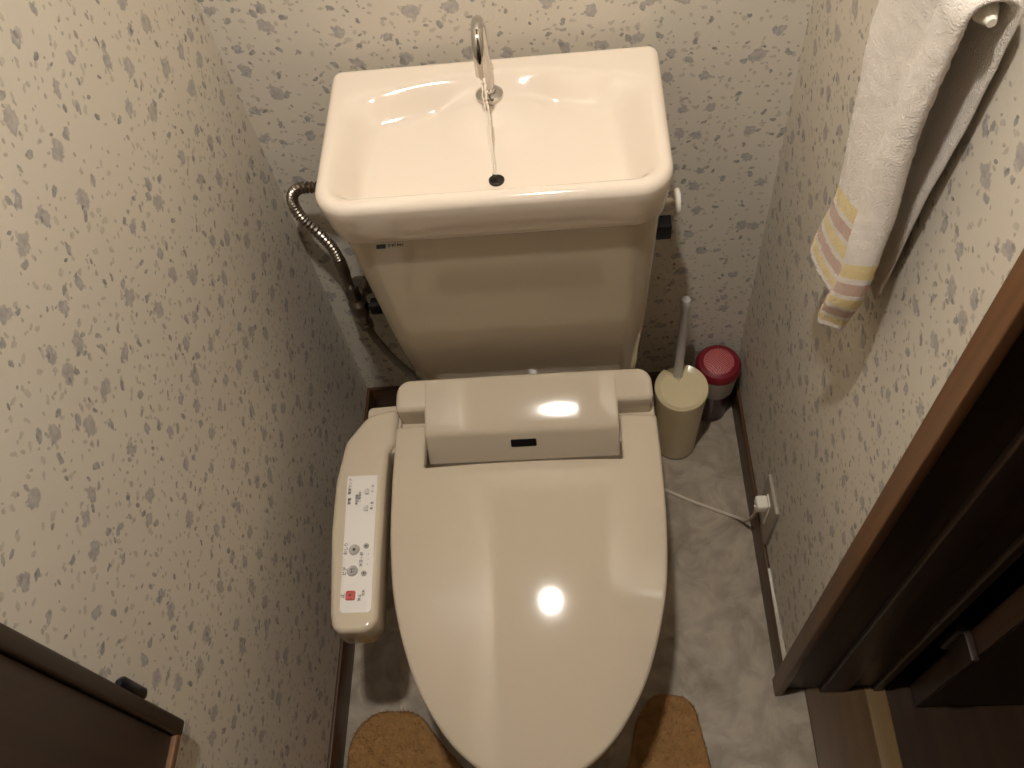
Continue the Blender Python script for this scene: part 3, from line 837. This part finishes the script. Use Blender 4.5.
# ------------------------------------------------------------------ contour mat
def mat_outline():
    pts = [(-0.338, -0.640, 0.06), (-0.305, -0.597, 0.05), (-0.228, -0.597, 0.05), (-0.185, -0.65, 0.05), (-0.135, -0.70, 0.03), (0.105, -0.70, 0.03), (0.125, -0.62, 0.03), (0.155, -0.578, 0.03), (0.218, -0.586, 0.035), (0.236, -0.70, 0.05), (0.236, -1.12, 0.08), (-0.338, -1.12, 0.08)]
    return densify(round_poly(pts, 7), 0.015)
import mathutils
def mz(x, y): return 0.0030 * mathutils.noise.noise(Vector((x * 60, y * 60, 0))) + 0.0025 * mathutils.noise.noise(Vector((x * 150, y * 150, 3)))
bm = slab(mat_outline(), 0.0002, 0.013, 0.006, 0.001, mz, 0.0065)
def inside(p, poly):
    c_ = False
    for i in range(len(poly)):
        a, b_ = poly[i - 1], poly[i]
        if (a.y > p.y) != (b_.y > p.y) and p.x < (b_.x - a.x) * (p.y - a.y) / (b_.y - a.y) + a.x: c_ = not c_
    return c_
mo = mat_outline(); rnd = random.Random(3); cnt = 0
while cnt < 16000:
    p = Vector((rnd.uniform(-0.34, 0.24), rnd.uniform(-0.82, -0.57)))
    if -0.12 < p.x < 0.12 or not inside(p, mo): continue
    cnt += 1
    a = rnd.uniform(0, 2 * PI); h = rnd.uniform(0.003, 0.007); w_ = 0.0007
    bz0 = 0.009; dx, dy = math.cos(a) * w_, math.sin(a) * w_
    v1 = bm.verts.new((p.x - dx, p.y - dy, bz0)); v2 = bm.verts.new((p.x + dx, p.y + dy, bz0))
    v3 = bm.verts.new((p.x + rnd.uniform(-0.004, 0.004), p.y + rnd.uniform(-0.004, 0.004), 0.013 + h))
    bm.faces.new((v1, v2, v3))
tag(bm_obj('bath_mat', bm, M_mat, None, 60), 'tan fluffy contour mat on the floor around the front of the toilet', 'mat')

# ------------------------------------------------------------------ towel and its bar
BR = thing('towel_bar', 'white plastic towel bar fixed high on the right wall', 'towel bar', (XR, -0.39, 1.10))
bx, bz = 0.333, 1.118
g = G(); g.tube([(bx, -0.448, bz), (bx, -0.436, bz), (bx, -0.31, bz), (bx, -0.307, bz)], 0.006, 16, lambda i: (0.003, 0.0080, 0.0080, 0.005)[i]); g.build('bar', M_white, BR)
for y in (-0.304,):
    g = G()
    rings = []
    for x, r in ((XR, 0.017), (XR - 0.004, 0.017), (XR - 0.008, 0.012), (XR - 0.022, 0.0095), (XR - 0.034, 0.009), (XR - 0.038, 0.005)):
        rings.append([(x, y + r * 0.7 * math.cos(2 * PI * k / 20), bz + r * math.sin(2 * PI * k / 20)) for k in range(20)])
    g.loft(rings); g.build('bracket', M_white, BR)
# towel: closed folded cross-section swept up the front, over the bar and down the back
sec = [(0.000, -0.333), (0.006, -0.340), (0.0085, -0.352), (0.0075, -0.366), (0.0055, -0.380), (0.0035, -0.392), (0.0035, -0.402), (0.0095, -0.407), (0.0150, -0.414), (0.0160, -0.426), (0.0125, -0.438), (0.0050, -0.445), (-0.0030, -0.441), (-0.0055, -0.428), (-0.0050, -0.405), (-0.0045, -0.380), (-0.0050, -0.355), (-0.0045, -0.338)]
def sec_s(n=72):
    P_ = [Vector((a, b_, 0)) for a, b_ in sec]; out = []
    m = len(P_)
    for i in range(n):
        t = i / n * m; k = int(t); f_ = t - k
        a, b_, c_, d_ = P_[(k - 1) % m], P_[k % m], P_[(k + 1) % m], P_[(k + 2) % m]
        out.append(0.5 * ((2 * b_) + (c_ - a) * f_ + (2 * a - 5 * b_ + 4 * c_ - d_) * f_ * f_ + (3 * b_ - a - 3 * c_ + d_) * f_ ** 3))
    return out
S_ = sec_s()
verts = []; hem = []; NT = 150
xf, xb = 0.319, 0.3475
for i in range(NT):
    t = i / (NT - 1)
    for (n_, y, _) in S_:
        far = sstep((y + 0.40) / 0.06)              # 1 at the far edge
        roll = 1 - sstep((y + 0.412) / 0.010)
        zb_ = 0.770 + 0.42 * max(0, (-0.345 - y)) * (1 - roll) + roll * (-0.022 + 0.9 * max(0, -0.410 - y))
        zb_ += roll * 0.0
        if t < 0.70:
            u = t / 0.70; z = zb_ + (bz - zb_) * u; x = xf; nx, nz_ = -1, 0; k = 1.0
            # flare of the hanging hem, gathered near the bar
            k *= 0.62 + 0.38 * sstep((1 - u) / 0.5) + 0.25 * sstep((0.25 - u) / 0.25)
            k *= 1 - 0.55 * roll * sstep((0.22 - u) / 0.22)
            flare = 0.006 * sstep((0.35 - u) / 0.35)
            x -= flare * (0.5 + 0.5 * math.sin(y * 60))
            yy = y + far * (0.006 + 0.016 * sstep((0.30 - u) / 0.25) + 0.024 * sstep((u - 0.45) / 0.4)) - 0.004 * math.sin(u * 7) + 0.012 * roll * sstep((0.22 - u) / 0.22)
            h = z - zb_
            cap = min(1.0, math.sqrt(max(0, 1 - (1 - min(1, u / 0.012)) ** 2))) if u < 0.012 else 1
        elif t < 0.80:
            a = (t - 0.70) / 0.10 * PI; rad = (xb - xf) / 2
            x = (xf + xb) / 2 - rad * math.cos(a); z = bz + rad * 0.9 * math.sin(a); nx, nz_ = -math.cos(a), math.sin(a)
            k = 0.62 - 0.2 * a / PI; yy = y - 0.004 * math.sin(7); h = 1; cap = 1
        else:
            u = (t - 0.80) / 0.20; zb2 = 0.80; z = bz + (zb2 - bz) * u; x = xb; nx, nz_ = 1, 0; k = 0.42
            yy = y + 0.034 * u * sstep((-0.36 - y) / 0.06) - 0.004 * math.sin(7); h = 1; cap = 1
            if u > 0.985: cap = math.sqrt(max(0, 1 - ((u - 0.985) / 0.015) ** 2))
        cap = max(cap, 0.05)
        nn = n_ * k * cap
        w = 0.0030 * mathutils.noise.noise(Vector((y * 30, z * 9, 9.0))) + 0.0012 * mathutils.noise.noise(Vector((y * 45, z * 22, 1.0))) + 0.0012 * mathutils.noise.noise(Vector((y * 160, z * 160, 5.0)))
        nn += w * cap
        if nx > 0: nn = max(-0.006, min(nn, 0.0105))
        verts.append((x + nx * nn, yy, z + nz_ * nn)); hem.append(h)
ns = len(S_)
g = G(); g.loft([verts[i * ns:(i + 1) * ns] for i in range(NT)])
tw = g.build('hand_towel', M_towel, None, 60)
at = tw.data.attributes.new('hem', 'FLOAT', 'POINT')
for i, h in enumerate(hem): at.data[i].value = h
tag(tw, 'white terry hand towel with yellow and brown striped hem hanging on the right wall', 'towel')

# ------------------------------------------------------------------ lamp (out of frame, centre of the ceiling)
LX, LY, LZ = 0.0, -0.65, 2.098
LM = thing('ceiling_downlight', 'lamp in the middle of the ceiling, its short can added to cut off side light', 'lamp', (LX, LY, HZ))
g = G(); g.lathe([(0.078, HZ), (0.078, HZ - 0.074), (0.074, HZ - 0.077), (0.066, HZ - 0.077), (0.064, HZ - 0.072), (0.062, HZ - 0.006), (0.001, HZ - 0.004)], (LX, LY), 40); g.build('can', simple('cutoff_can_lining', (120, 112, 100), 0.6), LM)  # unseen can, added round the bulb to cut off light sideways
mE, nt, b = new_mat('lit_globe')
b.inputs['Base Color'].default_value = s2l((255, 240, 215)); b.inputs['Emission Color'].default_value = (1.0, 0.965, 0.91, 1); b.inputs['Emission Strength'].default_value = 990
g = G(); g.lathe([(0.029 * math.sin(max(0.02, PI * k / 20)), LZ - 0.029 * math.cos(PI * k / 20)) for k in range(20)] + [(0.001, LZ + 0.029)], (LX, LY), 32)
g.build('bulb', mE, LM, 80)

# ------------------------------------------------------------------ world, camera, view
w = bpy.data.worlds.new('World'); SC.world = w; w.use_nodes = True
w.node_tree.nodes['Background'].inputs[0].default_value = (0.02, 0.017, 0.014, 1); w.node_tree.nodes['Background'].inputs[1].default_value = 1
cam = bpy.data.cameras.new('Camera'); co = bpy.data.objects.new('Camera', cam); C.objects.link(co)
co.location = (0.0714, -0.9253, 1.4729); co.rotation_euler = (0.5766, 0.0986, -0.0006)
cam.sensor_width = 36; cam.sensor_fit = 'HORIZONTAL'; cam.lens = 869.67 / 1024 * 36; cam.clip_start = 0.01
SC.camera = co
vs_ = SC.view_settings
vs_.view_transform = 'Standard'; vs_.look = 'None'; vs_.gamma = 1; vs_.use_curve_mapping = False; vs_.exposure = 0.50
SC.display_settings.display_device = 'sRGB'
